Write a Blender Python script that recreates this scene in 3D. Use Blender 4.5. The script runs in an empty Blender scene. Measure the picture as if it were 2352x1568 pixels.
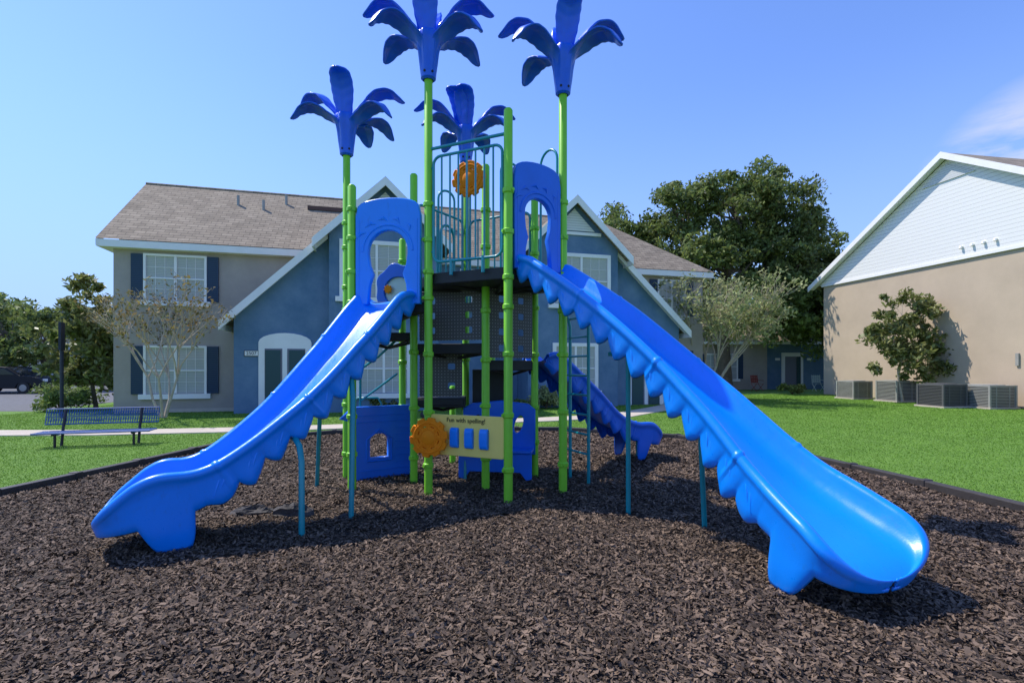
import bpy, math, random, bisect
import numpy as np
from mathutils import Vector, Matrix
random.seed(7); rng=np.random.default_rng(11)
scn=bpy.context.scene
col=scn.collection
# ---------------------------------------------------------------- materials
def M(name,c,rough=.5,var=0.0,scale=4,bump=0.0,bscale=60,isl=0.0,coat=0.0,spec=.5,c2=None,metal=0.0,trans=0.0,grime=0.0):
    m=bpy.data.materials.new(name); m.use_nodes=True
    nt=m.node_tree; N=nt.nodes; L=nt.links
    b=N['Principled BSDF']; b.inputs['Roughness'].default_value=rough
    b.inputs['Specular IOR Level'].default_value=spec
    b.inputs['Coat Weight'].default_value=coat; b.inputs['Coat Roughness'].default_value=.15
    b.inputs['Metallic'].default_value=metal
    tc=N.new('ShaderNodeTexCoord')
    c=tuple(c)+(1,)
    src=None
    if c2 is None:
        c2=tuple(min(1,x*(1+var)) for x in c[:3]); c1=tuple(x*(1-var) for x in c[:3])
    else: c1=c[:3]
    if var>0 or isl>0:
        n=N.new('ShaderNodeTexNoise'); n.inputs['Scale'].default_value=scale; n.inputs['Detail'].default_value=6
        n.inputs['Roughness'].default_value=.65
        L.new(tc.outputs['Object'],n.inputs['Vector'])
        r=N.new('ShaderNodeValToRGB'); r.color_ramp.elements[0].position=.33; r.color_ramp.elements[1].position=.67
        r.color_ramp.elements[0].color=c1+(1,); r.color_ramp.elements[1].color=tuple(c2)+(1,)
        L.new(n.outputs['Fac'],r.inputs['Fac']); src=r.outputs['Color']
        if isl>0:
            g=N.new('ShaderNodeNewGeometry'); mr=N.new('ShaderNodeMapRange')
            mr.inputs['To Min'].default_value=1-isl; mr.inputs['To Max'].default_value=1+isl
            L.new(g.outputs['Random Per Island'],mr.inputs['Value'])
            mx=N.new('ShaderNodeVectorMath'); mx.operation='SCALE'
            L.new(src,mx.inputs[0]); L.new(mr.outputs['Result'],mx.inputs['Scale']); src=mx.outputs[0]
        if grime>0:   # scuffs / dust, thin streaks
            n3=N.new('ShaderNodeTexNoise'); n3.inputs['Scale'].default_value=7; n3.inputs['Detail'].default_value=9; n3.inputs['Roughness'].default_value=.8
            mp=N.new('ShaderNodeMapping'); mp.inputs['Rotation'].default_value=(.6,0,.35); mp.inputs['Scale'].default_value=(3.2,.7,1.2)
            L.new(tc.outputs['Object'],mp.inputs['Vector']); L.new(mp.outputs[0],n3.inputs['Vector'])
            r3=N.new('ShaderNodeMapRange'); r3.inputs['From Min'].default_value=.56; r3.inputs['From Max'].default_value=.74; r3.inputs['To Max'].default_value=grime
            L.new(n3.outputs['Fac'],r3.inputs['Value']); mg=N.new('ShaderNodeMixRGB'); L.new(r3.outputs[0],mg.inputs['Fac']); L.new(src,mg.inputs['Color1'])
            mg.inputs['Color2'].default_value=(.03,.10,.28,1); src=mg.outputs[0]
            rr3=N.new('ShaderNodeMapRange'); rr3.inputs['From Min'].default_value=.3; rr3.inputs['From Max'].default_value=.7; rr3.inputs['To Min'].default_value=rough-.07; rr3.inputs['To Max'].default_value=rough+.15
            L.new(n3.outputs['Fac'],rr3.inputs['Value']); L.new(rr3.outputs[0],b.inputs['Roughness'])
        L.new(src,b.inputs['Base Color'])
    else: b.inputs['Base Color'].default_value=c
    if bump>0:
        n2=N.new('ShaderNodeTexNoise'); n2.inputs['Scale'].default_value=bscale; n2.inputs['Detail'].default_value=5
        L.new(tc.outputs['Object'],n2.inputs['Vector'])
        bp=N.new('ShaderNodeBump'); bp.inputs['Strength'].default_value=bump; bp.inputs['Distance'].default_value=.02
        L.new(n2.outputs['Fac'],bp.inputs['Height']); L.new(bp.outputs['Normal'],b.inputs['Normal'])
    if trans>0:
        t=N.new('ShaderNodeBsdfTranslucent'); ms=N.new('ShaderNodeMixShader'); ms.inputs[0].default_value=trans
        if src: L.new(src,t.inputs['Color'])
        else: t.inputs['Color'].default_value=c
        o=N['Material Output']; L.new(b.outputs[0],ms.inputs[1]); L.new(t.outputs[0],ms.inputs[2]); L.new(ms.outputs[0],o.inputs['Surface'])
    return m
def comb_mat(name,cA,cB,axis_u,axis_v,su,sv,kind='brick',rough=.9):
    m=M(name,cA,rough); nt=m.node_tree; N=nt.nodes; L=nt.links; b=N['Principled BSDF']
    tc=N.new('ShaderNodeTexCoord'); sp=N.new('ShaderNodeSeparateXYZ'); cb=N.new('ShaderNodeCombineXYZ')
    L.new(tc.outputs['Object'],sp.inputs[0]); L.new(sp.outputs[axis_u],cb.inputs[0]); L.new(sp.outputs[axis_v],cb.inputs[1])
    if kind=='brick':
        t=N.new('ShaderNodeTexBrick'); t.inputs['Color1'].default_value=tuple(cA)+(1,); t.inputs['Color2'].default_value=tuple(cB)+(1,)
        t.inputs['Mortar'].default_value=tuple(x*.40 for x in cA)+(1,); t.inputs['Scale'].default_value=1
        t.inputs['Brick Width'].default_value=su; t.inputs['Row Height'].default_value=sv; t.inputs['Mortar Size'].default_value=.014
        t.inputs['Mortar Smooth'].default_value=.5
        L.new(cb.outputs[0],t.inputs['Vector'])
        n=N.new('ShaderNodeTexNoise'); n.inputs['Scale'].default_value=2.2; n.inputs['Detail'].default_value=10
        n.inputs['Roughness'].default_value=.8
        L.new(tc.outputs['Object'],n.inputs['Vector'])
        mr=N.new('ShaderNodeMapRange'); mr.inputs['From Min'].default_value=.3; mr.inputs['From Max'].default_value=.7
        mr.inputs['To Min'].default_value=.62; mr.inputs['To Max'].default_value=1.35
        L.new(n.outputs['Fac'],mr.inputs['Value'])
        s=N.new('ShaderNodeVectorMath'); s.operation='SCALE'; L.new(t.outputs['Color'],s.inputs[0]); L.new(mr.outputs[0],s.inputs['Scale'])
        L.new(s.outputs[0],b.inputs['Base Color'])
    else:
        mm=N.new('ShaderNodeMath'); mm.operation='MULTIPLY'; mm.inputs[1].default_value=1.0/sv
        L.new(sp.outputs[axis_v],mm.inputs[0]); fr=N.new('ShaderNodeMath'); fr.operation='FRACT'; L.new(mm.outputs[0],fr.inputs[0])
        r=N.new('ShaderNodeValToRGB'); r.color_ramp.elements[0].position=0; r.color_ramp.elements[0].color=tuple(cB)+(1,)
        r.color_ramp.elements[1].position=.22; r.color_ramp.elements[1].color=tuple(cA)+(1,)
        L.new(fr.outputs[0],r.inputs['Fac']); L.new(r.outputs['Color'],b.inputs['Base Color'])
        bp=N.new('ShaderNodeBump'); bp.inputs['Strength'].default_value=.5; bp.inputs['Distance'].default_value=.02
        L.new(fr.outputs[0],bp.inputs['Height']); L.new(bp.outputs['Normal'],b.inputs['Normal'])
    return m
slide_blue=M('slide_blue_plastic',(.0,.255,.94),.30,var=.05,scale=2.5,bump=.04,bscale=90,coat=.2,grime=.35)
panel_blue=M('panel_blue_plastic',(.0,.14,.74),.38,var=.07,scale=3,bump=.05,bscale=80,coat=.15)
flower_blue=M('flower_blue_plastic',(.0,.12,.78),.36,var=.08,scale=6,bump=.05,bscale=60,coat=.15)
green=M('green_powder_coat',(.24,.64,.035),.40,var=.06,scale=5,coat=.1,spec=.4)
teal=M('teal_powder_coat',(.0,.28,.33),.35,var=.06,scale=5,coat=.3)
black=M('deck_vinyl',(.018,.018,.02),.6,var=.2,bump=.2)
orange=M('orange_plastic',(1.0,.27,.006),.6,var=.04,scale=6,coat=.0,spec=.2)
yellow=M('yellow_plastic',(.95,.74,.18),.55,var=.03,scale=6,spec=.3)
ink=M('black_ink',(.01,.01,.01),.6)
def dotted():
    m=M('perforated_steel',(.17,.17,.175),.6,metal=.0,spec=.3); nt=m.node_tree; N=nt.nodes; L=nt.links; b=N['Principled BSDF']
    tc=N.new('ShaderNodeTexCoord'); v=N.new('ShaderNodeTexVoronoi'); v.inputs['Scale'].default_value=24; v.inputs['Randomness'].default_value=0
    L.new(tc.outputs['Object'],v.inputs['Vector'])
    r=N.new('ShaderNodeValToRGB'); r.color_ramp.elements[0].position=.15; r.color_ramp.elements[1].position=.21
    r.color_ramp.elements[0].color=(.42,.42,.42,1); r.color_ramp.elements[1].color=(.115,.11,.11,1)
    L.new(v.outputs['Distance'],r.inputs['Fac']); L.new(r.outputs['Color'],b.inputs['Base Color']); return m
perf=dotted()
white=M('white_trim_paint',(.85,.83,.81),.6,var=.04,scale=2)
grey_st=M('grey_stucco',(.40,.345,.30),.9,var=.09,scale=1.2,bump=.35,bscale=45)
blue_st=M('blue_stucco',(.085,.17,.28),.9,scale=1.1,bump=.35,bscale=45,var=.2,c2=(.16,.25,.37))
tan_st=M('tan_stucco',(.52,.41,.30),.9,var=.07,scale=.7,bump=.35,bscale=45)
shutter=comb_mat('shutter_paint',(.014,.045,.11),(.005,.015,.04),0,2,1,.06,'lap',.5)
blinds=comb_mat('window_with_blinds',(.50,.51,.52),(.24,.26,.28),0,2,1,.05,'lap',.12)
doorm=M('door_paint',(.012,.06,.07),.4)
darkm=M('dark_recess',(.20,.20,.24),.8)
shA=comb_mat('asphalt_shingles',(.33,.265,.19),(.235,.185,.13),0,2,.33,.11)
shB=comb_mat('asphalt_shingles_cross',(.33,.265,.19),(.235,.185,.13),1,2,.33,.11)
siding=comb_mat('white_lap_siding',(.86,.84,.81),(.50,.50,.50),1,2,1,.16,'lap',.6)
louver=comb_mat('louver',(.7,.7,.7),(.25,.25,.27),0,2,1,.09,'lap',.6)
louver_y=comb_mat('gable_louver',(.7,.7,.7),(.3,.3,.32),1,2,1,.09,'lap',.6)
bark=M('bark',(.13,.10,.07),.95,var=.3,scale=6,bump=.6,bscale=25)
pale_bark=M('pale_bark',(.50,.41,.31),.85,var=.25,scale=8,bump=.3,bscale=25)
concrete=M('concrete',(.52,.45,.37),.9,var=.1,scale=2,bump=.2)
asphalt=M('asphalt',(.13,.13,.135),.95,var=.15,scale=5,bump=.3)
metalg=M('ac_metal',(.34,.33,.30),.5,var=.08,metal=.1)
# ---------------------------------------------------------------- mesh builder
class MB:
    def __init__(s): s.v=[]; s.f=[]; s.mi=[]; s.m=[]
    def mid(s,m):
        if m not in s.m: s.m.append(m)
        return s.m.index(m)
    def add(s,vs,fs,m):
        o=len(s.v); k=s.mid(m); s.v+= [tuple(x) for x in vs]
        for f in fs: s.f.append(tuple(i+o for i in f)); s.mi.append(k)
    def box(s,x0,x1,y0,y1,z0,z1,m,mat=None):
        vs=[Vector(p) for p in((x0,y0,z0),(x1,y0,z0),(x1,y1,z0),(x0,y1,z0),(x0,y0,z1),(x1,y0,z1),(x1,y1,z1),(x0,y1,z1))]
        if mat is not None: vs=[mat@p for p in vs]
        s.add(vs,[(0,3,2,1),(4,5,6,7),(0,1,5,4),(1,2,6,5),(2,3,7,6),(3,0,4,7)],m)
    def prism(s,pts,a0,a1,m,axis='y',mat=None):
        n=len(pts)
        def mk(p,a):
            return Vector((p[0],a,p[1])) if axis=='y' else (Vector((a,p[0],p[1])) if axis=='x' else Vector((p[0],p[1],a)))
        vs=[mk(p,a0) for p in pts]+[mk(p,a1) for p in pts]
        if mat is not None: vs=[mat@p for p in vs]
        fs=[tuple(range(n)),tuple(range(2*n-1,n-1,-1))]+[(i,(i+1)%n,n+(i+1)%n,n+i)[::-1] for i in range(n)]
        s.add(vs,fs,m)
    def tube(s,pts,r,m,n=10,cap=True):
        pts=[Vector(p) for p in pts]
        if not hasattr(r,'__len__'): r=[r]*len(pts)
        vs=[];fs=[]
        t0=(pts[1]-pts[0]).normalized()
        u=t0.orthogonal().normalized()
        for i,p in enumerate(pts):
            t=(pts[min(i+1,len(pts)-1)]-pts[max(i-1,0)]).normalized()
            u=(u-t*u.dot(t)).normalized(); w=t.cross(u)
            for k in range(n):
                a=2*math.pi*k/n; vs.append(p+(u*math.cos(a)+w*math.sin(a))*r[i])
        for i in range(len(pts)-1):
            for k in range(n):
                fs.append((i*n+k,i*n+(k+1)%n,(i+1)*n+(k+1)%n,(i+1)*n+k))
        if cap: fs.append(tuple(range(n))[::-1]); fs.append(tuple((len(pts)-1)*n+k for k in range(n)))
        s.add(vs,fs,m)
    def make(s,name,parent=None,smooth=False,bevel=0):
        me=bpy.data.meshes.new(name); me.from_pydata(s.v,[],s.f)
        for m in s.m: me.materials.append(m)
        me.polygons.foreach_set('material_index',s.mi)
        ob=bpy.data.objects.new(name,me); col.objects.link(ob)
        if smooth:
            me.polygons.foreach_set('use_smooth',[True]*len(s.f))
            try: me.set_sharp_from_angle(angle=math.radians(42))
            except Exception: pass
        me.update()
        if bevel:
            b=ob.modifiers.new('b','BEVEL'); b.width=bevel; b.segments=2; b.limit_method='ANGLE'
        if parent: ob.parent=parent
        return ob
def empty(name,loc=(0,0,0),rot=0):
    e=bpy.data.objects.new(name,None); e.location=loc; e.rotation_euler=(0,0,rot); col.objects.link(e); return e
def frame(p0,p1,z=0):
    p0=Vector((p0[0],p0[1],0)); p1=Vector((p1[0],p1[1],0)); x=(p1-p0).normalized(); y=Vector((0,0,1)); n=x.cross(y)
    m=Matrix.Identity(4)
    for i in range(3): m[i][0]=x[i]; m[i][1]=y[i]; m[i][2]=n[i]
    m[0][3]=p0.x; m[1][3]=p0.y; m[2][3]=z
    return m
def panel(name,loops,th,mat,mtx,parent,bev=.008):
    cu=bpy.data.curves.new(name+'_c','CURVE'); cu.dimensions='2D'; cu.fill_mode='BOTH'; cu.extrude=th/2; cu.bevel_depth=bev; cu.bevel_resolution=1
    for lp in loops:
        sp=cu.splines.new('POLY'); sp.points.add(len(lp)-1); sp.use_cyclic_u=True
        for i,p in enumerate(lp): sp.points[i].co=(p[0],p[1],0,1)
    t=bpy.data.objects.new('tmp',cu); col.objects.link(t)
    dg=bpy.context.evaluated_depsgraph_get(); me=bpy.data.meshes.new_from_object(t.evaluated_get(dg))
    bpy.data.objects.remove(t); me.name=name
    me.materials.clear(); me.materials.append(mat)
    ob=bpy.data.objects.new(name,me); col.objects.link(ob); ob.matrix_world=mtx
    if parent: ob.parent=parent
    return ob
def text(name,s,size,mat,mtx,parent,ext=.002):
    cu=bpy.data.curves.new(name+'_c','FONT'); cu.body=s; cu.size=size; cu.extrude=ext; cu.align_x='CENTER'; cu.align_y='CENTER'
    t=bpy.data.objects.new('tmp',cu); col.objects.link(t)
    dg=bpy.context.evaluated_depsgraph_get(); me=bpy.data.meshes.new_from_object(t.evaluated_get(dg))
    bpy.data.objects.remove(t); me.materials.clear(); me.materials.append(mat)
    ob=bpy.data.objects.new(name,me); col.objects.link(ob); ob.matrix_world=mtx
    if parent: ob.parent=parent
    return ob
def rrect(cx,cy,w,h,r,n=4):
    o=[]
    for (sx,sy,a0) in((1,1,0),(-1,1,90),(-1,-1,180),(1,-1,270)):
        for i in range(n+1):
            a=math.radians(a0+90*i/n); o.append((cx+sx*(w/2-r)+r*math.cos(a),cy+sy*(h/2-r)+r*math.sin(a)))
    return o
def npmesh(name,V,F,mat,parent=None):
    k=F.shape[1]; me=bpy.data.meshes.new(name)
    me.vertices.add(len(V)); me.vertices.foreach_set('co',V.astype(np.float32).ravel())
    me.loops.add(F.size); me.loops.foreach_set('vertex_index',F.astype(np.int32).ravel())
    me.polygons.add(len(F)); me.polygons.foreach_set('loop_start',np.arange(0,F.size,k,dtype=np.int32))
    me.materials.append(mat); me.update(calc_edges=True); me.validate()
    ob=bpy.data.objects.new(name,me); col.objects.link(ob)
    if parent: ob.parent=parent
    return ob
# ---------------------------------------------------------------- world, sun, camera
to_sun=Vector((-.62,.24,1.0)).normalized()
elev=math.asin(to_sun.z); az=math.atan2(to_sun.x,to_sun.y)
w=bpy.data.worlds.new('World'); scn.world=w; w.use_nodes=True
N=w.node_tree.nodes; L=w.node_tree.links; bg=N['Background']; bg.inputs['Strength'].default_value=.145
sky=N.new('ShaderNodeTexSky'); sky.sky_type='NISHITA'; sky.sun_disc=False; sky.sun_elevation=elev; sky.sun_rotation=az
sky.air_density=1.0; sky.dust_density=.2; sky.ozone_density=2.0
tint=N.new('ShaderNodeVectorMath'); tint.operation='MULTIPLY'; tint.inputs[1].default_value=(1.14,1.34,1.92); L.new(sky.outputs[0],tint.inputs[0])
tc=N.new('ShaderNodeTexCoord')
nm=N.new('ShaderNodeVectorMath'); nm.operation='NORMALIZE'; L.new(tc.outputs['Generated'],nm.inputs[0])
# pale blue toward the horizon
sz=N.new('ShaderNodeSeparateXYZ'); L.new(nm.outputs[0],sz.inputs[0])
hz=N.new('ShaderNodeMapRange'); hz.interpolation_type='SMOOTHSTEP'; hz.inputs['From Min'].default_value=-.02; hz.inputs['From Max'].default_value=.50; hz.inputs['To Min'].default_value=.9; hz.inputs['To Max'].default_value=0
L.new(sz.outputs[2],hz.inputs['Value'])
hm=N.new('ShaderNodeMixRGB'); L.new(hz.outputs[0],hm.inputs['Fac']); L.new(tint.outputs[0],hm.inputs['Color1']); hm.inputs['Color2'].default_value=(2.5,3.75,6.0,1)
mp=N.new('ShaderNodeMapping'); mp.inputs['Scale'].default_value=(2.2,2.2,9)
L.new(tc.outputs['Generated'],mp.inputs['Vector'])
nz=N.new('ShaderNodeTexNoise'); nz.inputs['Scale'].default_value=2.6; nz.inputs['Detail'].default_value=8; nz.inputs['Roughness'].default_value=.6
L.new(mp.outputs[0],nz.inputs['Vector'])
dv=N.new('ShaderNodeVectorMath'); dv.operation='DOT_PRODUCT'; d=Vector((1.10,.99,.34)).normalized(); dv.inputs[1].default_value=d
L.new(nm.outputs[0],dv.inputs[0])
mr=N.new('ShaderNodeMapRange'); mr.inputs['From Min'].default_value=.986; mr.inputs['From Max'].default_value=.998; L.new(dv.outputs['Value'],mr.inputs['Value'])
r=N.new('ShaderNodeMapRange'); r.inputs['From Min'].default_value=.36; r.inputs['From Max'].default_value=.58; L.new(nz.outputs['Fac'],r.inputs['Value'])
mu=N.new('ShaderNodeMath'); mu.operation='MULTIPLY'; L.new(mr.outputs[0],mu.inputs[0]); L.new(r.outputs[0],mu.inputs[1])
mx=N.new('ShaderNodeMixRGB'); L.new(mu.outputs[0],mx.inputs['Fac']); L.new(hm.outputs[0],mx.inputs['Color1']); mx.inputs['Color2'].default_value=(5.6,5.7,6.2,1)
L.new(mx.outputs[0],bg.inputs['Color'])
sl=bpy.data.lights.new('sun','SUN'); sl.energy=5.0; sl.angle=math.radians(.5); sl.color=(1,.945,.85)
so=bpy.data.objects.new('sun',sl); col.objects.link(so); so.rotation_euler=(-to_sun).to_track_quat('-Z','Y').to_euler()
cd=bpy.data.cameras.new('camera'); cam=bpy.data.objects.new('camera',cd); col.objects.link(cam); scn.camera=cam
cam.location=(0,0,1.5); cam.rotation_euler=(math.radians(90),0,0); cd.lens=17.6; cd.sensor_width=36; cd.shift_y=.0238; cd.clip_end=1500; cd.clip_start=.05
scn.view_settings.view_transform='Standard'; scn.view_settings.look='None'; scn.view_settings.exposure=0
# ---------------------------------------------------------------- ground
grassm=M('grass',(.10,.21,.020),.95,var=.3,scale=1.2,bump=.8,bscale=120,c2=(.14,.27,.032),isl=.01)
b=MB(); b.add([(-400,-60,0),(400,-60,0),(400,700,0),(-400,700,0)],[(0,1,2,3)],grassm); b.make('ground')
mulch_poly=[(-6.0,-2),(-5.72,5.5),(-5.45,7.3),(-5.2,9.4),(-3.8,10.7),(-1.0,11.2),(1.2,11.2),(3.3,10.0),(4.55,8.0),(4.95,6.0),(5.15,4.6),(5.6,-2)]
def inpoly(x,y,poly):
    c=np.zeros(len(x),bool); n=len(poly)
    for i in range(n):
        x1,y1=poly[i]; x2,y2=poly[(i+1)%n]
        if y1==y2: continue
        t=((y1>y)!=(y2>y))&(x<(x2-x1)*(y-y1)/(y2-y1)+x1); c^=t
    return c
def mh(x,y): return .045+.012*np.sin(x*2.1+1.3*np.sin(y*1.7))+.010*np.sin(y*3.1+x*1.1)+.007*np.sin(x*7+y*5)
mulm=M('mulch_bed',(.026,.017,.012),1,var=.4,scale=25,bump=1,bscale=70,c2=(.07,.048,.035))
xs=np.arange(-6.1,5.8,.1); ys=np.arange(-2,11.4,.1); X,Y=np.meshgrid(xs,ys); Vv=np.stack([X.ravel(),Y.ravel(),mh(X.ravel(),Y.ravel())-.004],1)
nx=len(xs)
cx=(X[:-1,:-1]+.05).ravel(); cy=(Y[:-1,:-1]+.05).ravel(); ok=inpoly(cx,cy,mulch_poly)
ii,jj=np.meshgrid(np.arange(len(ys)-1),np.arange(nx-1),indexing='ij'); ii=ii.ravel()[ok]; jj=jj.ravel()[ok]
F=np.stack([ii*nx+jj,ii*nx+jj+1,(ii+1)*nx+jj+1,(ii+1)*nx+jj],1)
mulch=npmesh('mulch_bed',Vv,F,mulm)
def chips(n):
    y=rng.uniform(1.5,11.1,n*3); keep=rng.random(len(y))<np.minimum(1,(3.3/y)**1.25); y=y[keep]
    x=rng.uniform(-5.9,5.5,len(y)); k=(np.abs(x)<1.15*y+.9)&inpoly(x,y,mulch_poly); x=x[k][:n];y=y[k][:n]; n=len(x)
    sc=np.maximum(1,(y/4.5)**.5)
    l=rng.uniform(.012,.046,n)*sc; big=rng.random(n)<.06; l=np.where(big,l*1.7,l); wd=l*rng.uniform(.25,.6,n); yaw=rng.uniform(0,6.283,n); pit=rng.normal(0,.36,n); rol=rng.normal(0,.5,n)
    z=mh(x,y)+rng.uniform(0,.026,n)
    ax=np.stack([np.cos(yaw)*np.cos(pit),np.sin(yaw)*np.cos(pit),np.sin(pit)],1)
    bx=np.stack([-np.sin(yaw)*np.cos(rol),np.cos(yaw)*np.cos(rol),np.sin(rol)],1)
    c=np.stack([x,y,z],1); out=[]
    for (a,bb) in((-1,-.6),(1,-.9),(.8,.8),(-.9,1)):
        ja=(a*rng.uniform(.7,1.1,n)*l/2)[:,None]; jb=(bb*rng.uniform(.6,1.1,n)*wd/2)[:,None]
        out.append(c+ax*ja+bx*jb)
    V=np.stack(out,1).reshape(-1,3); F=np.arange(4*n).reshape(n,4); return V,F
chipm=M('mulch_chip',(.084,.056,.037),.8,var=.3,scale=3,c2=(.155,.107,.074),isl=.85,spec=.35)
V,F=chips(300000); npmesh('wood_chips',V,F,chipm,mulch)
e=empty('playground_border'); bm_=MB()
bordm=M('border_plastic',(.040,.034,.032),.6,var=.2,bump=.2)
for i in range(len(mulch_poly)-1):
    p=Vector(mulch_poly[i]+(0,)); q=Vector(mulch_poly[i+1]+(0,)); Ln=(q-p).length; n=max(1,round(Ln/1.2))
    for k in range(n):
        a=p.lerp(q,k/n); c=p.lerp(q,(k+1)/n); m=frame(a,c); ln=(c-a).length
        bm_.box(.008,ln-.008,-.02,.135,-.05,.06,bordm,m)
        bm_.box(-.04,.05,-.02,.147,-.062,.072,bordm,m)
bm_.make('border_timbers',e,bevel=.012)
n=600000; y=2.5+rng.random(n)**1.2*24; x=rng.uniform(-1,1,n)*(1.12*y+1.5); k=~inpoly(x,y,[(a*1.025,bb*1.01+.05) for a,bb in mulch_poly]); x=x[k];y=y[k];n=len(x)
s=np.maximum(1,y/7); hgt=rng.uniform(.010,.024,n)*(1+.12*(s-1)); wd=.0033*s*1.5; yaw=rng.uniform(0,6.28,n); lean=rng.normal(0,.012,(n,2))*s[:,None]
V=np.zeros((n,3,3)); V[:,0,0]=x-np.cos(yaw)*wd; V[:,0,1]=y-np.sin(yaw)*wd; V[:,1,0]=x+np.cos(yaw)*wd; V[:,1,1]=y+np.sin(yaw)*wd
V[:,2,0]=x+lean[:,0]; V[:,2,1]=y+lean[:,1]; V[:,2,2]=hgt
blm=M('grass_blade',(.135,.27,.024),.8,var=.25,scale=.7,c2=(.19,.35,.042),isl=.28,trans=.3)
path=[(-16,11.0),(-9,11.2),(-5.4,11.9),(-2,13.1),(.8,13.9),(3.2,15.0),(5.0,17.3),(6.2,19.0)]
def dist_path(x,y):
    d=np.full(len(x),1e9)
    for (a,b_),(c,dd) in zip(path[:-1],path[1:]):
        ux,uy=c-a,dd-b_; t=np.clip(((x-a)*ux+(y-b_)*uy)/(ux*ux+uy*uy),0,1); d=np.minimum(d,np.hypot(x-a-t*ux,y-b_-t*uy))
    return d
kk=(dist_path(x,y)>.5)&~((x<-15.5)&(y>15.5)); V=V[kk]; n=len(V)
npmesh('grass',V.reshape(-1,3),np.arange(3*n).reshape(n,3),blm)
b=MB(); P=[Vector(p+(0,)) for p in path]; Lf=[];Rt=[]
for i,p in enumerate(P):
    t=(P[min(i+1,len(P)-1)]-P[max(0,i-1)]).normalized(); nn=Vector((-t.y,t.x,0))*.45; Lf.append(p+nn); Rt.append(p-nn)
for i in range(len(P)-1):
    vs=[Rt[i],Rt[i+1],Lf[i+1],Lf[i]]; b.add([Vector((v.x,v.y,.02)) for v in vs]+[Vector((v.x,v.y,-.05)) for v in vs],[(0,1,2,3),(0,4,5,1),(2,6,7,3)],concrete)
b.make('sidewalk')
b=MB(); b.add([(-60,16.5,.004),(-15.8,16.5,.004),(-17.5,27,.004),(-22,60,.004),(-80,60,.004)],[(0,1,2,3,4)],asphalt); b.make('parking_lot')
# ---------------------------------------------------------------- playground structure
PS=empty('playground_structure')
posts={'A':(-.04,5.34,4.24),'B':(-.96,5.75,4.85),'C':(.585,5.75,4.70),'D':(-1.87,5.85,3.61),'D2':(-2.18,6.60,4.34),'E':(-1.23,6.27,3.90),
'F':(-1.54,7.04,3.28),'G':(-.315,5.98,3.90),'H':(.30,6.63,3.75),'I':(-.66,7.15,4.55),'J':(-.9,7.6,1.2),'K':(-.3,7.5,1.7)}
b=MB()
for k,(x,y,z) in posts.items():
    top=z
    r=.048
    b.tube([(x,y,-.05),(x,y,top-.02),(x,y,top)],[r,r,r*.7],green,16)
    cl=[.42,.95,1.62,2.2,2.52,3.0,3.38] if z>2 else [.5,1.0]
    for c in cl:
        if c<z-.15:
            c+=random.uniform(-.08,.08)
            b.tube([(x,y,c-.03),(x,y,c-.02),(x,y,c+.02),(x,y,c+.03)],[.052,.062,.062,.052],green,14)
            a=random.uniform(-2.8,-.3); b.tube([(x+.05*math.cos(a),y+.05*math.sin(a),c),(x+.077*math.cos(a),y+.077*math.sin(a),c)],.018,green,8)
b.make('posts',PS,smooth=True)
b=MB()
def deck(poly,z,t=.13):
    b.prism(poly,z-t,z,black,axis='z')
    cx=sum(p[0] for p in poly)/len(poly); cy=sum(p[1] for p in poly)/len(poly)
    for p,q in zip(poly,poly[1:]+poly[:1]):
        p3=Vector((p[0],p[1],z-.1)); c3=Vector((cx,cy,z-.19))
        b.tube([p3.lerp(c3,.1),c3],.02,black,6)
upper=[(-.96,5.80),(-.04,5.39),(.57,5.80),(.60,6.35),(.28,6.60),(-.62,6.75),(-1.2,6.3)]
deck(upper,2.57)
deck([(-1.85,5.9),(-1.0,5.84),(-1.22,6.3),(-1.54,7.0),(-2.15,6.65)],2.25)
deck([(-1.2,6.35),(-.33,6.2),(-.3,6.9),(-.7,7.1),(-1.4,7.0)],1.78)
deck([(-.30,6.25),(.28,6.6),(.3,7.2),(-.3,7.3)],1.57)
deck([(-1.25,6.6),(-.62,6.6),(-.66,7.2),(-1.3,7.2)],1.08)
deck([(-1.95,6.3),(-1.28,6.32),(-1.3,6.7),(-1.9,6.7)],1.92,.1)
b.make('decks',PS,bevel=.01)
b=MB()
b.box(-.55,-.05,6.95,7.3,.95,1.45,black); b.box(-.5,-.02,7.0,7.25,.55,.9,black)
b.box(-1.25,-.64,6.585,6.60,.98,1.06,black)
b.tube([(-1.1,6.2,.9),(-1.0,6.1,.88),(-.95,6.05,.83)],[.05,.07,.04],black,8)
b.make('steps',PS,bevel=.02)
def pp(name,x0,x1,y0,y1,z0,z1,cols,rows):
    m=frame((x0,y0),(x1,y1),z0); w_=math.hypot(x1-x0,y1-y0); h=z1-z0
    lp=[rrect(w_/2,h/2,w_,h,.02)]
    for c in cols:
        for r_ in rows: lp.append(rrect(c*w_,r_*h,.10,.085,.02))
    panel(name,lp,.006,perf,m,PS,.002)
pp('climbing_panel_1',-1.18,-.35,6.40,6.10,1.82,2.44,[.2,.78],[.2,.5,.8])
pp('climbing_panel_2',-.27,.26,6.05,6.50,1.60,2.44,[.27,.72],[.14,.38,.62,.86])
pp('climbing_panel_3',-1.22,-.66,6.62,6.62,1.10,1.66,[.2,.75],[.25,.7])
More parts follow.
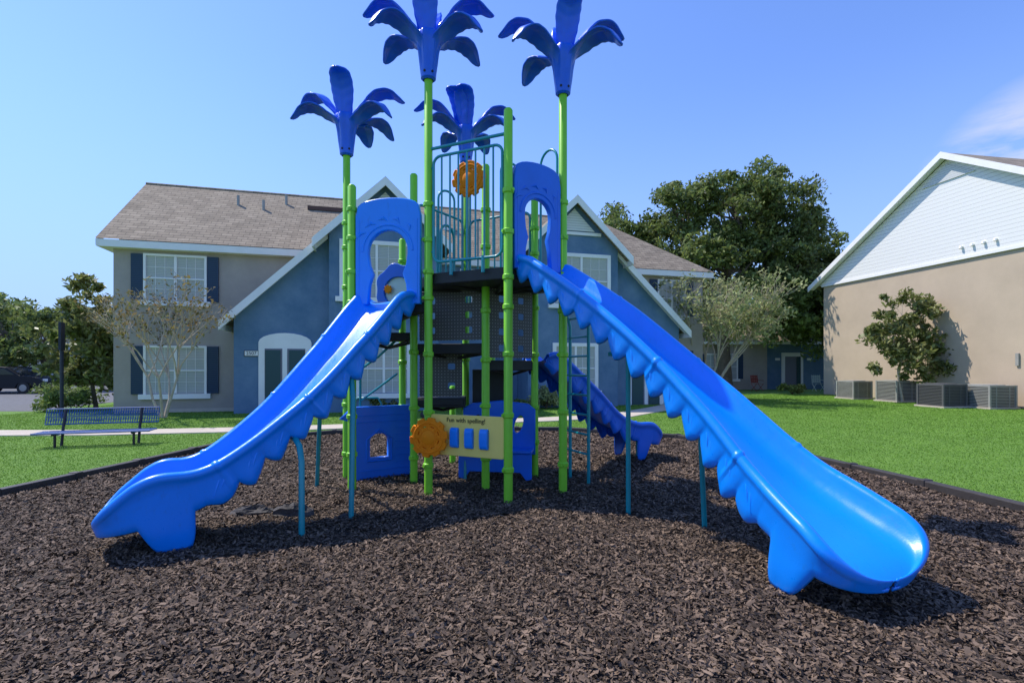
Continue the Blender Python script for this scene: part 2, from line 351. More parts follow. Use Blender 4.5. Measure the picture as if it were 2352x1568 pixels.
def barrier(name,p,q,z0,z1,n,r=.013,inset=.07):
    m=frame(p,q,0); w_=math.hypot(q[0]-p[0],q[1]-p[1]); b=MB(); T=lambda x,z:m@Vector((x,z,0))
    x0,x1=inset,w_-inset; c=.09
    loop=[]
    for cx,cz,a0 in((x1-c,z1-c,0),(x0+c,z1-c,90),(x0+c,z0+c,180),(x1-c,z0+c,270)):
        for i in range(6): a=math.radians(a0+18*i); loop.append(T(cx+c*math.cos(a),cz+c*math.sin(a)))
    b.tube(loop+[loop[0]],r*1.25,teal,10)
    for i in range(n):
        x=x0+(x1-x0)*(i+1)/(n+1); b.tube([T(x,z0),T(x,z1)],r*.85,teal,8)
    for zz in(z1-.12,z0+.12): b.tube([T(.03,zz),T(x0,zz)],r,teal,8); b.tube([T(x1,zz),T(w_-.03,zz)],r,teal,8)
    return b
b=barrier('x',posts['B'],posts['A'],2.68,3.88,7)
b.tube([(-.96,5.75,3.98),(-.04,5.34,3.98)],.018,teal,10)
for s_ in(.3,.7): b.tube([(-.96+.92*s_,5.75-.41*s_,2.52),(-.96+.92*s_,5.75-.41*s_,2.70)],.02,teal)
b.make('front_barrier',PS,smooth=True)
b=barrier('x',(-1.23,6.27),(-.66,7.15),2.7,3.55,4); b.make('side_barrier',PS,smooth=True)
b=barrier('x',(-.66,7.15),(.30,6.63),2.7,3.55,6); b.make('rear_barrier',PS,smooth=True)
b=MB()
def hoop(p,q,z0,z1,r=.016):
    p=Vector(p+(0,));q=Vector(q+(0,)); R=(q-p).length/2; c=(p+q)/2; u=(q-p).normalized(); pts=[Vector((p.x,p.y,z0)),Vector((p.x,p.y,z1-R))]
    for i in range(1,10):
        a=math.pi-math.pi*i/10; v=c+u*R*math.cos(a); pts.append(Vector((v.x,v.y,z1-R+R*math.sin(a))))
    pts+=[Vector((q.x,q.y,z1-R)),Vector((q.x,q.y,z0))]; b.tube(pts,r,teal,10)
hoop((.37,6.45),(.56,6.2),2.6,4.22); hoop((-.15,6.75),(.1,6.85),2.6,4.25); hoop((-.85,5.95),(-.72,6.2),2.6,3.2); hoop((-1.0,6.8),(-.8,6.95),2.2,3.9)
for i in range(5):
    a=i*1.257; b.tube([(-.64+.06*math.cos(a),6.95+.06*math.sin(a),2.3),(-.64+.06*math.cos(a),6.95+.06*math.sin(a),4.2)],.014,teal,8)
b.tube([(-2.0,6.6,.9),(-2.0,6.6,1.45),(-1.75,6.55,1.62),(-1.5,6.55,1.85)],.017,teal,10)
b.tube([(-1.98,6.6,1.05),(-1.5,6.55,1.4)],.014,teal,10)
b.tube([(-2.2,6.9,.85),(-2.2,6.9,1.0),(-2.12,6.9,1.06),(-1.85,6.9,1.06),(-1.8,6.9,.98),(-1.8,6.9,.85)],.014,teal,8)
l0=Vector((.75,6.45,0)); l1=Vector((.93,6.08,0))
for l in(l0,l1): b.tube([l+Vector((0,0,-.05)),l+Vector((0,0,2.0)),l+Vector((-.08,-.02,2.3)),l+Vector((-.2,-.05,2.5))],.021,teal,12)
for i in range(8): z=.42+i*.24; b.tube([l0.lerp(l1,-.35)+Vector((0,0,z)),l1+Vector((0,0,z))],.014,teal,8)
b.make('handrails_and_ladder',PS,smooth=True)
def wheel(name,c,R,ang,parent=PS):
    m=Matrix.Translation(Vector(c))@Matrix.Rotation(ang,4,'Z')@Matrix.Rotation(math.pi/2,4,'X')
    n=120; out=[]
    for i in range(n):
        a=2*math.pi*i/n; k=R*(1.0 if (i%12)<7 else .88); out.append((k*math.cos(a),k*math.sin(a)))
    loops=[out]
    for i in range(8):
        a0=2*math.pi*i/8+.16; a1=2*math.pi*(i+1)/8-.16; lp=[]
        for t in range(4): a=a0+(a1-a0)*t/3; lp.append((R*.64*math.cos(a),R*.64*math.sin(a)))
        for t in range(4): a=a1+(a0-a1)*t/3; lp.append((R*.52*math.cos(a),R*.52*math.sin(a)))
        loops.append(lp)
    panel(name,loops,.03,orange,m,parent,.008)
    b=MB()
    def ring(r0,hh,rt):
        pts=[m@Vector((r0*math.cos(a),r0*math.sin(a),hh)) for a in [2*math.pi*i/40 for i in range(41)]]; b.tube(pts,rt,orange,8)
    ring(R*.78,.022,.012); ring(R*.42,.022,.010)
    b.tube([m@Vector((0,0,0)),m@Vector((0,0,.03)),m@Vector((0,0,.045))],[R*.40,R*.38,R*.2],orange,24)
    for i in range(8):
        a=2*math.pi*i/8; b.tube([m@Vector((R*.42*math.cos(a),R*.42*math.sin(a),.02)),m@Vector((R*.95*math.cos(a),R*.95*math.sin(a),.02))],.010,orange,8)
    b.make(name+'_relief',parent,smooth=True)
wheel('steering_wheel',(-.93,5.60,.70),.215,math.radians(-12))
wheel('steering_wheel_upper',(-.51,5.9,3.70),.205,math.radians(-20))
m=frame(posts['B'],posts['A'],.50); w_=1.007
panel('spelling_panel',[rrect(w_/2,.225,w_-.1,.44,.02)]+[rrect(x_,.20,.115,.23,.01) for x_ in(.36,.545,.73)],.02,yellow,m,PS)
b=MB()
for x_ in(.36,.545,.73):
    pts=[]
    for i in range(16):
        a=2*math.pi*i/16; q=Vector((x_,.20+.115*math.copysign(abs(math.sin(a))**.5,math.sin(a)),.06*math.copysign(abs(math.cos(a))**.5,math.cos(a)))); pts.append(q)
    vs=[m@(p+Vector((s_*.05,0,0))) for s_ in(-1,1) for p in pts]; fs=[tuple(range(16)),tuple(range(31,15,-1))]+[(i,16+i,16+(i+1)%16,(i+1)%16) for i in range(16)]
    b.add(vs,fs,slide_blue)
b.make('spelling_blocks',PS,bevel=.012)
text('panel_lettering','Fun with spelling!',.070,ink,m@Matrix.Translation((.50,.395,.021)),PS)
def arch_panel(name,p,q,z0,H,ow,mat):
    w_=math.hypot(q[0]-p[0],q[1]-p[1]); m=frame(p,q,z0); g=.07; x0,x1=g,w_-g; c=w_/2; lp=[]
    lp+= [(x0,0),(c-ow*.5,0),(c-ow*.46,.22),(c-ow*.38,.34),(c-ow*.46,.44),(c-ow*.5,.58)]
    R=ow*.5
    for i in range(1,12): a=math.pi-math.pi*i/12; lp.append((c+R*math.cos(a),.60+R*1.0*math.sin(a)))
    lp+=[(c+ow*.5,.58),(c+ow*.46,.44),(c+ow*.38,.34),(c+ow*.46,.22),(c+ow*.5,0),(x1,0),(x1,H-.20)]
    for i in range(0,13):
        a=math.pi*i/12; hw=(x1-x0)/2; lp.append((c+hw*math.cos(a)*.97,H-.15+.15*math.sin(a)**.6 if 0<i<12 else H-.15))
    lp.append((x0,H-.20))
    panel(name,[lp],.05,mat,m,PS,.012)
    b=MB(); T=lambda x,z,d=.035:m@Vector((x,z,d))
    pts=[T(c+(R+.05)*math.cos(a),.60+(R+.05)*math.sin(a)) for a in [math.pi*i/14 for i in range(15)]]; b.tube(pts,.014,mat,8)
    b.tube([T(x0+.03,.05),T(x0+.03,H-.24)],.010,mat,6); b.tube([T(x1-.03,.05),T(x1-.03,H-.24)],.010,mat,6)
    for i in range(5):
        a=math.radians(40+i*25); b.tube([T(c+(R+.09)*math.cos(a),.60+(R+.09)*math.sin(a)),T(c+(R+.14)*math.cos(a+.12),.60+(R+.13)*math.sin(a+.12)),T(c+(R+.16)*math.cos(a+.3),.60+(R+.12)*math.sin(a+.3))],[.006,.020,.004],mat,6)
    b.make(name+'_relief',PS,smooth=True)
arch_panel('slide_arch_left',posts['D'],(-.98,5.72),2.22,1.20,.50,slide_blue)
arch_panel('slide_arch_right',posts['A'],posts['C'],2.56,1.16,.38,panel_blue)
m=frame((-1.84,6.75),(-1.19,6.6),2.16)
lp=[(.02,0)]+[(.33+.30*math.cos(a)*(1+.05*math.cos(7*a)),.36+.33*math.sin(a)*(1+.05*math.cos(7*a))) for a in [math.pi*1.15-math.pi*1.3*i/30 for i in range(31)]]+[(.64,0)]
panel('window_panel',[lp,[(.33+.2*math.cos(2*math.pi*i/24),.33+.2*math.sin(2*math.pi*i/24)) for i in range(24)]],.04,panel_blue,m,PS)
b=MB(); bub=M('clear_bubble',(.62,.72,.66),.15,var=.05)
b.tube([m@Vector((.33,.33,-.03)),m@Vector((.33,.33,-.01))],.21,bub,24); b.make('bubble_window',PS)
redm=M('red_plastic',(.6,.05,.02),.4)
for i,(gx,gy,cc) in enumerate(((.20,.36,orange),(.44,.22,yellow),(.32,.17,redm))):
    lpg=[( (.055 if (k%4)<2 else .038)*math.cos(2*math.pi*k/32),(.055 if (k%4)<2 else .038)*math.sin(2*math.pi*k/32)) for k in range(32)]
    panel('gear_%d'%(i+1),[lpg],.02,cc,m@Matrix.Translation((gx,gy,.03)),PS,.003)
m=frame((-1.98,6.35),(-1.33,6.75),.04)
arch=[(.16,.27),(.42,.27),(.42,.50)]+[(.29+.13*math.cos(a),.50+.10*math.sin(a)) for a in [math.pi*i/8 for i in range(1,8)]]+[(.16,.50)]
panel('playhouse_panel',[[(0,0),(.76,0),(.76,.93),(-.04,.93),(-.18,.80),(0,.74)],arch],.05,panel_blue,m,PS,.012)
b=MB(); T=lambda x,z,d=.035:m@Vector((x,z,d))
b.tube([T(p[0],p[1]) for p in [(.13,.24),(.45,.24),(.45,.52),(.29,.64),(.13,.52),(.13,.24)]],.016,panel_blue,8)
for z in(.12,.74,.82): b.tube([T(0,z),T(.76,z)],.007,panel_blue,6)
for i in range(6): b.tube([T(.5,.2+i*.09),T(.74,.2+i*.09)],.006,panel_blue,6)
b.make('playhouse_relief',PS,smooth=True)
m=frame((-.64,6.75),(.30,6.60),.05)
def ell(cx,cz,rx,rz,k=18,sh=0): return [(cx+rx*math.cos(2*math.pi*i/k)+sh*math.sin(2*math.pi*i/k),cz+rz*math.sin(2*math.pi*i/k)) for i in range(k)]
lp=[(0,.30),(.95,.30),(.95,.88),(.86,.94),(.5,.98),(.12,.94),(0,.88)]
panel('bench_back_panel',[lp,ell(.74,.68,.07,.13,18,.03),ell(.22,.68,.07,.13,18,-.03)],.05,panel_blue,m,PS,.012)
RZ=Matrix.Translation(m.to_translation())@Matrix.Rotation(math.atan2(-.15,.94),4,'Z')
b=MB(); b.prism([(0,.02),(.0,.34),(.95,.34),(.95,.02),(.88,.0),(.8,.10),(.15,.10),(.07,.0)],-.32,-.30,panel_blue,'y',RZ)
b.box(0,.95,-.34,.0,.342,.38,panel_blue,RZ)
b.make('bench_seat',PS,bevel=.015)
b=MB()
for x_ in(-.6,.2): b.tube([(x_,6.4,-.03),(x_,6.45,.38)],.02,teal,10)
b.make('bench_legs',PS)
# ---------------------------------------------------------------- slides
def catmull(P,n):
    P=[Vector(p) for p in P]; Q=[P[0]*2-P[1]]+P+[P[-1]*2-P[-2]]; out=[]
    segs=len(P)-1
    for i in range(n):
        u=i/(n-1)*segs; k=min(int(u),segs-1); t=u-k; a,b_,c,d_=Q[k],Q[k+1],Q[k+2],Q[k+3]
        out.append(.5*((2*b_)+(c-a)*t+(2*a-5*b_+4*c-d_)*t*t+(3*b_-a-3*c+d_)*t**3))
    return out
def sm(x): x=max(0,min(1,x)); return x*x*(3-2*x)
def lobe(ph):
    if ph<.68: return (ph/.68)**.85
    return math.cos((ph-.68)/.32*math.pi/2)**.7
def slide(name,P,w0,w1,h0,mat,ped,period=.25,hb=.05,pw=.045,el=.36):
    C=catmull(P,300)
    d=[0]
    for a,b_ in zip(C,C[1:]): d.append(d[-1]+(b_-a).length)
    tot=d[-1]; F=[]
    def at(s):
        k=min(max(bisect.bisect(d,s)-1,0),len(C)-2); t=(s-d[k])/(d[k+1]-d[k]); return C[k].lerp(C[k+1],t),(C[k+1]-C[k]).normalized()
    V=[]; K=None
    joints=[tot*.24,tot*.49,tot*.74]
    n1=270; n2=60
    samples=[(tot-el)*i/n1 for i in range(n1)]+[tot-el+el*math.sin(math.pi/2*i/(n2-1)) for i in range(n2)]
    for s in samples:
        p,T=at(min(s,tot-1e-5)); u=s/tot
        H=Vector((T.x,T.y,0)).normalized(); Lt=Vector((H.y,-H.x,0)); Nn=Lt.cross(T)
        if Nn.z<0: Nn=-Nn
        w_=w0+(w1-w0)*max(0,(u-.5)/.5)**1.5
        h=h0+hb*math.exp(-((u-.86)/.07)**2)
        e=max(0,(s-(tot-el))/el); drop=-.035*e**4; k_e=1.0
        if e>0:
            k_e=math.sqrt(max(0,1-e**3.4)); w_*=.04+.96*k_e
            h=h*(1-e**1.8)+.010*e
        if u<.05: h*=(.6+8*u)
        env=sm((ped-.05-u)/.08)
        sc=lobe((s/period)%1.0)*env
        body=.085*sm((u-.62)/.2)
        sk=.035+body+.115*sc
        pd=(p.z-.05)/max(.4,Nn.z)*math.exp(-((u-ped)/pw)**4)
        if e>0: sk=.12-.045*e**2
        sk=max(sk,pd)
        if e>.8: sk=min(sk,.075+.2*(1-e))
        jn=.008 if min(abs(s-j) for j in joints)<.014 else 0
        half=[(.12,.0),(.30,.0),(.45,.001),(.60,.004),(.72,.014),(.82,.035),(.90,.08),(.95,.13)]
        if h<.15: half=[(a,bb*(h/.15)) for a,bb in half]
        pr=[(-a*w_,bb) for a,bb in half[::-1]]+[(0,0)]+[(a*w_,bb) for a,bb in half]
        hh=min(1,h/.10)
        rw=.04+.96*k_e
        rim=[(w_*.968,h-.006*hh),(w_*.985,h+.008*hh),(w_+.012*rw,h+.017*hh+jn),(w_+.035*rw,h+.019*hh+jn),(w_+.054*rw+jn,h+.008*hh-.004*(1-hh)),(w_+.062*rw+jn,h-.012*hh-.012*(1-hh)),(w_+.060*rw+jn,h-.032*hh-.025*(1-hh)),(w_+.045*rw+jn,h-.047*hh-.035*(1-hh)),(w_+.030*rw+.006*sc+jn,(h*.42)*hh-.05*(1-hh)),(w_+.027*rw+.016*sc+jn,-sk*.35-.02*(1-hh)),(w_+.020*rw+.020*sc+jn,-sk*.62),(w_+.008*rw+.012*sc,-sk*.9),(w_-.004*rw+.006*sc,-sk)]
        prof=[(-a,bb) for a,bb in rim[::-1]]+pr+rim
        K=len(prof)
        for a,bb in prof: V.append(p+Lt*a+Nn*(bb+drop))
    nr=len(V)//K
    for i in range(nr-1):
        for k in range(K-1): F.append((i*K+k,i*K+k+1,(i+1)*K+k+1,(i+1)*K+k))
    b=MB(); b.add(V,F,mat); ob=b.make(name,PS)
    ob.data.polygons.foreach_set('use_smooth',[True]*len(F))
    so_=ob.modifiers.new('s','SOLIDIFY'); so_.thickness=.012; so_.offset=0
    b=MB(); ns=int(tot*(ped-.05)/period)
    for k in range(0,ns):
        for sd in(-1,1):
            for (o0,o1,v0,v1) in((.02,.52,.34,-.05),(.24,.78,.34,-.085)):
                pts=[];rs=[]
                for j in range(7):
                    t=j/6; s=(k+o0+(o1-o0)*t)*period
                    p,T=at(s); H=Vector((T.x,T.y,0)).normalized(); Lt=Vector((H.y,-H.x,0)); Nn=Lt.cross(T)
                    if Nn.z<0: Nn=-Nn
                    u=s/tot; ww=w0+(w1-w0)*max(0,(u-.5)/.5)**1.5
                    pts.append(p+Lt*sd*(ww+.028+.012*t)+Nn*(h0*v0+(v1-h0*v0)*t**1.4)); rs.append(.003+.009*math.sin(math.pi*t))
                b.tube(pts,rs,mat,8)
    b.make(name+'_fins',PS,smooth=True)
slide('slide_left',[(-1.42,5.88,2.25),(-1.50,5.68,2.13),(-1.76,5.22,1.60),(-2.14,4.72,.99),(-2.66,4.26,.50),(-3.26,3.90,.31)],.30,.36,.14,slide_blue,.865,hb=.10,pw=.045)
slide('slide_right',[(.24,5.66,2.58),(.36,5.55,2.52),(.98,4.90,1.93),(1.58,4.22,1.20),(1.98,3.6,.60),(2.23,2.90,.28)],.29,.41,.14,slide_blue,.915,hb=.02,pw=.04)
slide('slide_rear',[(.30,6.85,1.56),(.5,6.98,1.48),(.95,7.3,1.08),(1.5,7.7,.58),(2.3,8.15,.34)],.25,.28,.14,panel_blue,.84,hb=.05)
b=MB()
b.tube([(-2.10,4.70,.86),(-1.92,4.45,.84),(-1.86,4.38,.80),(-1.82,4.33,.68),(-1.81,4.31,-.05)],.026,teal,12)
b.tube([(-1.75,5.2,1.45),(-1.60,4.98,1.40),(-1.55,4.88,1.2),(-1.54,4.79,-.05)],.026,teal,12)
b.tube([(-1.95,5.3,1.3),(-2.2,5.75,1.1),(-2.36,6.05,-.05)],.024,teal,12)
b.tube([(1.02,4.85,1.74),(1.12,4.92,1.70),(1.145,4.93,1.60),(1.145,4.93,-.05)],.024,teal,12)
b.tube([(.95,4.95,1.62),(1.3,4.9,1.60)],.022,teal,8)
b.tube([(1.50,4.32,1.10),(1.66,4.48,1.05),(1.70,4.52,.95),(1.75,4.54,-.05)],.024,teal,12)
b.tube([(2.0,8.0,.3),(2.02,8.05,-.05)],.024,teal,12)
b.make('slide_supports',PS,smooth=True)
# ---------------------------------------------------------------- palm flower toppers
curves={'high':[(.05,0),(.07,.18),(.10,.36),(.15,.54),(.24,.71),(.38,.84),(.58,.86),(.75,.72)],
'low':[(.05,0),(.07,.16),(.10,.30),(.16,.43),(.28,.55),(.44,.60),(.58,.54),(.68,.38)],
'up':[(.05,0),(.07,.22),(.09,.42),(.12,.62),(.17,.80),(.26,.92),(.40,.93)]}
def flower(name,base,rot,spec,sc=1.0):
    b=MB(); base=Vector(base)
    for az_,ty in spec:
        a=math.radians(az_)+rot; D=Vector((math.cos(a),math.sin(a),0)); S_=Vector((-D.y,D.x,0)); Z=Vector((0,0,1))
        NR=60
        C=catmull([(r_,z_,0) for r_,z_ in curves[ty]],NR); nc=13; V=[];F=[]
        for i,c in enumerate(C):
            t=i/(NR-1); tt=(C[min(i+1,NR-1)]-C[max(i-1,0)]).normalized(); nrm=Vector((-tt.y,tt.x,0))
            if t<.36: wd=.055+.025*(t/.36)
            else:
                q=(t-.36)/.64
                wd=.08+.060*math.sin(math.pi*min(q/.95,1)*.9)
                if q>.70: wd*=math.sqrt(max(0,1-((q-.70)/.302)**2))
                wd+=.003
            if t>.42: wd*= 1+.02*math.sin(t*62)
            bl=sm((t-.34)/.20)
            for k in range(nc):
                v=(k/(nc-1)-.5)*2
                offA=.5*v*v*wd
                offB=(-.30*abs(v)**1.6*wd if ty!='up' else .15*v*v*wd)+.007*math.exp(-(v/.14)**2)+.0018*math.sin(t*62-abs(v)*4)
                o=offA*(1-bl)+offB*bl
                P_=D*(c.x+nrm.x*o)+Z*(c.y+nrm.y*o)+S_*(v*wd)
                V.append(base+P_*sc)
        for i in range(NR-1):
            for k in range(nc-1): F.append((i*nc+k,i*nc+k+1,(i+1)*nc+k+1,(i+1)*nc+k))
        b.add(V,F,flower_blue)
    ob=b.make(name,PS); ob.data.polygons.foreach_set('use_smooth',[True]*len(ob.data.polygons))
    s_=ob.modifiers.new('s','SOLIDIFY'); s_.thickness=.018; s_.offset=0
    c=MB(); n=42; zs=[(-.02,.062),(.0,.085),(.06,.092),(.16,.10),(.28,.113),(.40,.135),(.47,.15),(.51,.13),(.49,.02)]
    V=[];F=[]
    for z,r_ in zs:
        for k in range(n): a=2*math.pi*k/n; rr_=r_*(1+.08*math.cos(7*a)*(1 if z>.07 else 0)); V.append(base+Vector((rr_*math.cos(a),rr_*math.sin(a),z))*sc)
    for i in range(len(zs)-1):
        for k in range(n): F.append((i*n+k,i*n+(k+1)%n,(i+1)*n+(k+1)%n,(i+1)*n+k))
    c.add(V,F,flower_blue)
    for a in(-1.9,-.9): c.tube([base+Vector((.085*math.cos(a),.085*math.sin(a),.05)),base+Vector((.097*math.cos(a),.097*math.sin(a),.05))],.014,ink,8)
    c.make(name+'_calyx',PS,smooth=True)
flower('palm_topper_1',(-.96,5.75,4.79),0,[(95,'up'),(180,'high'),(0,'high'),(150,'low'),(338,'low'),(35,'low'),(265,'up'),(212,'low')],1.0)
flower('palm_topper_2',(.585,5.75,4.62),math.radians(0),[(285,'up'),(212,'low'),(172,'high'),(12,'high'),(335,'low'),(130,'low'),(80,'up')],1.0)
flower('palm_topper_3',(-2.18,6.60,4.28),math.radians(-4),[(272,'up'),(200,'low'),(165,'high'),(10,'high'),(345,'low'),(85,'low'),(45,'low')],1.0)
flower('palm_topper_4',(-.66,7.15,4.40),math.radians(6),[(262,'up'),(180,'high'),(8,'high'),(205,'low'),(335,'low'),(60,'low'),(120,'low'),(230,'up')],.97)
def rock(name,c,sx,sy,sz,seed):
    rs=random.Random(seed); b=MB(); n=14;m=7; V=[];F=[]
    for i in range(m):
        for k in range(n):
            th=math.pi/2*i/(m-1); a=2*math.pi*k/n; q=1+rs.uniform(-.18,.18)
            V.append((c[0]+sx*math.cos(a)*math.cos(th)*q,c[1]+sy*math.sin(a)*math.cos(th)*q,c[2]+sz*math.sin(th)*q))
    for i in range(m-1):
        for k in range(n): F.append((i*n+k,i*n+(k+1)%n,(i+1)*n+(k+1)%n,(i+1)*n+k))
    b.add(V,F,M('rock',(.055,.05,.05),.8,var=.4,scale=12,bump=.8,bscale=30)); b.make(name)
rock('rock',(-2.12,4.86,.03),.20,.10,.13,3); rock('rock',(-2.52,4.90,.03),.24,.09,.10,5); rock('rock',(-1.6,4.85,.02),.10,.06,.05,6)
# ---------------------------------------------------------------- main apartment building
MBd=empty('apartment_building',(-12.5,15.7,0),math.radians(15))
b=MB()
b.box(0,21.3,0,6.4,-.1,5.25,grey_st)
b.prism([(0,5.25),(6.4,5.25),(3.2,7.95)],.0,.2,grey_st,'x')
def wing(X):
    def pv(pts,y0,y1,m): 
        b.prism([(X(p[0]),p[1]) for p in pts],y0,y1,m)
    zl=lambda s:3.06+.953*(s-3.5)
    pv([(3.65,-.1),(6.5,-.1),(6.5,zl(6.5)-.14),(3.65,zl(3.65)-.14)],-1,.0,blue_st)
    pv([(6.5,-.1),(10,-.1),(10,5.78),(8.25,7.45),(6.5,5.78)],-1.4,2.4,blue_st)
    pv([(3.35,zl(3.35)),(6.42,zl(6.42)),(6.42,zl(6.42)-.13),(3.35,zl(3.35)-.13)],-1.27,-.005,shB)
    pv([(6.1,5.54),(8.25,7.59),(8.25,7.46),(6.1,5.41)],-1.72,2.8,shB)
    pv([(10.4,5.54),(8.25,7.59),(8.25,7.46),(10.4,5.41)],-1.72,2.8,shB)
    def rk(a,c,y,t=.28):
        pv([(a[0],a[1]+.01),(c[0],c[1]+.01),(c[0],c[1]-t),(a[0],a[1]-t)],y-.05,y,white)
    rk((3.3,zl(3.3)),(6.46,zl(6.46)),-1.27); rk((6.05,5.5),(8.25,7.6),-1.72); rk((10.45,5.5),(8.25,7.6),-1.725)
    pv([(3.3,zl(3.3)-.26),(3.36,zl(3.3)-.26),(3.36,zl(3.3)),(3.3,zl(3.3))],-1.27,0,white)
    pv([(6.02,5.22),(6.08,5.22),(6.08,5.5),(6.02,5.5)],-1.72,-.3,white)
    pv([(7.45,6.40),(9.05,6.40),(8.25,7.20)],-1.45,-1.402,louver)
    pv([(7.2,6.25),(9.3,6.25),(9.3,6.36),(7.2,6.36)],-1.46,-1.402,white)
    pv([(3.4,zl(3.4)-.20),(6.4,zl(6.4)-.20),(6.4,zl(6.4)-.14),(3.4,zl(3.4)-.14)],-1.22,-1.003,white)
    c=5.15; ar=[(c-.78,0),(c-.78,2.25)]+[(c+.78*math.cos(a),2.25+.30*math.sin(a)) for a in [math.pi-math.pi*i/10 for i in range(1,10)]]+[(c+.78,2.25),(c+.78,0)]
    pv(ar,-1.07,-1.003,white)
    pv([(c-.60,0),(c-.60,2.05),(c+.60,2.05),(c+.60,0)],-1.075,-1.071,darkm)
    pv([(c-.58,.02),(c-.58,2.0),(c-.14,2.0),(c-.14,.02)],-1.10,-1.078,doorm)
    pv([(c+.12,.02),(c+.12,2.0),(c+.58,2.0),(c+.58,.02)],-1.10,-1.078,doorm)
    pv([(c-.08,.02),(c-.08,2.05),(c+.06,2.05),(c+.06,.02)],-1.09,-1.077,white)
    for a0,a1,z0,z1 in((6.95,9.0,3.75,5.45),(7.45,8.95,.62,2.2)):
        window(X(a0),X(a1),z0,z1,-1.4,False,True)
def window(x0,x1,z0,z1,v,sh=True,wide=False):
    if x1<x0:x0,x1=x1,x0
    fw=.13 if wide else .07
    b.box(x0,x1,v-.02,v-.003,z0,z1,blinds)
    b.box(x0-fw,x0,v-.07,v-.003,z0-.02,z1+fw,white); b.box(x1,x1+fw,v-.07,v-.003,z0-.02,z1+fw,white)
    b.box(x0,x1,v-.07,v-.003,z1,z1+fw,white); b.box(x0-fw-.12,x1+fw+.12,v-.12,v-.003,z0-.18,z0-.022,white)
    c=(x0+x1)/2; b.box(c-.04,c+.04,v-.06,v-.022,z0,z1,white); zm=(z0+z1)/2
    b.box(x0,c-.04,v-.05,v-.022,zm-.02,zm+.02,white); b.box(c+.04,x1,v-.05,v-.022,zm-.02,zm+.02,white)
    for a_,c_ in((x0,c-.04),(c+.04,x1)):
        for t in(1/3,2/3): xx=a_+(c_-a_)*t; b.box(xx-.006,xx+.006,v-.035,v-.022,z0,zm-.02,white); b.box(xx-.006,xx+.006,v-.035,v-.022,zm+.02,z1,white)
        for zz in(zm+(z1-zm)/2,z0+(zm-z0)/2): b.box(a_,c_,v-.034,v-.0225,zz-.005,zz+.005,white)
    if sh:
        for s0 in(x0-fw-.34,x1+fw+.01): b.box(s0,s0+.33,v-.06,v-.003,z0-.02,z1+.05,shutter)
wing(lambda s:s); wing(lambda s:23.15-s)
for z0,z1 in((3.6,5.0),(.62,2.08)):
    window(.9,2.55,z0,z1,0); window(19.2,20.4,z0,z1,0)
b.box(10.01,13.14,-.05,-.003,-.1,5.18,blue_st)
window(11.0,12.2,3.7,5.0,-.05,False)
b.add([(-.35,-.3,5.42),(21.65,-.3,5.42),(17.9,3.2,8.30),(-.35,3.2,8.30)],[(0,1,2,3)],shA)
b.add([(21.65,-.3,5.42),(21.65,6.7,5.42),(17.9,3.2,8.30)],[(0,1,2)],shB)
b.add([(21.65,6.7,5.42),(-.35,6.7,5.42),(-.35,3.2,8.30),(17.9,3.2,8.30)],[(0,1,2,3)],shA)
b.box(-.33,21.63,-.29,6.69,5.18,5.40,white)
for q,w2 in(((-.3,5.40),(3.2,8.28)),((6.7,5.40),(3.2,8.28))):
    b.prism([(q[0],q[1]),(w2[0],w2[1]),(w2[0],w2[1]-.22),(q[0],q[1]-.2)],-.34,-.28,white,'x')
b.tube([(-.35,3.2,8.30),(17.9,3.2,8.30)],.05,shA,6)
for (s_,v_) in((3.0,2.2),(3.9,2.0),(4.6,2.5)):
    z=5.42+.823*(v_+.3); b.tube([(s_,v_,z-.1),(s_,v_,z+.35)],.05,metalg,8)
v_=2.3; z=5.42+.823*(v_+.3); b.box(5.4,6.9,v_-.1,v_+.1,z-.05,z+.10,M('roof_vent',(.10,.045,.03),.6))
b.box(10.5,10.75,1.5,1.75,6.3,7.5,white)
b.box(3.95,4.37,-1.03,-1.003,1.80,1.99,M('sign_frame',(.03,.03,.03),.5)); b.box(3.97,4.35,-1.04,-1.031,1.82,1.97,white)
b.box(18.9,19.2,-1.03,-1.003,1.82,1.97,white)
b.box(3.45,3.6,-.06,-.003,1.3,1.55,metalg)
b.box(-.005,21.3,-.012,-.003,-.05,.12,concrete)
b.make('walls_roof_windows',MBd)
t=text('house_number','2507',.15,ink,Matrix.Identity(4),None); t.parent=MBd
t.matrix_local=Matrix.Translation((4.16,-1.043,1.895))@Matrix.Rotation(math.pi/2,4,'X')
# ---------------------------------------------------------------- right building
RB=empty('siding_building',(16.5,26.5,0),math.atan2(1.5,8.9))
b=MB()
b.box(0,12,-13.2,0,-.1,5.75,tan_st)
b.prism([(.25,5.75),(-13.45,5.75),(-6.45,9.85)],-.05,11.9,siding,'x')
b.box(-.09,0,-13.25,.06,5.66,5.76,white)
def rslab(y0,z0,y1,z1,x0,x1,t,m): b.prism([(y0,z0),(y1,z1),(y1,z1-t),(y0,z0-t)],x0,x1,m,'x')
rslab(.6,5.75,-6.45,10.06,-.35,12.3,.14,shA); rslab(-13.5,5.75,-6.45,10.06,-.35,12.3,.14,shA)
rslab(.65,5.74,-6.45,10.08,-.41,-.352,.26,white); rslab(-13.55,5.74,-6.45,10.08,-.412,-.352,.26,white)
rslab(.6,5.6,-6.45,9.91,-.34,-.06,.03,white); rslab(-13.5,5.6,-6.45,9.91,-.34,-.06,.03,white)
b.prism([(-5.4,8.95),(-7.5,8.95),(-6.45,9.6)],-.10,-.055,louver_y,'x')
for yy in(-7.0,-7.4,-7.8,-8.2):
    b.tube([(-.02,yy,6.15),(-.12,yy,6.15),(-.14,yy,6.08)],.05,white,8)
for yy in(-8.9,-9.3): b.box(-.06,-.003,yy,yy+.1,1.5,1.95,metalg)
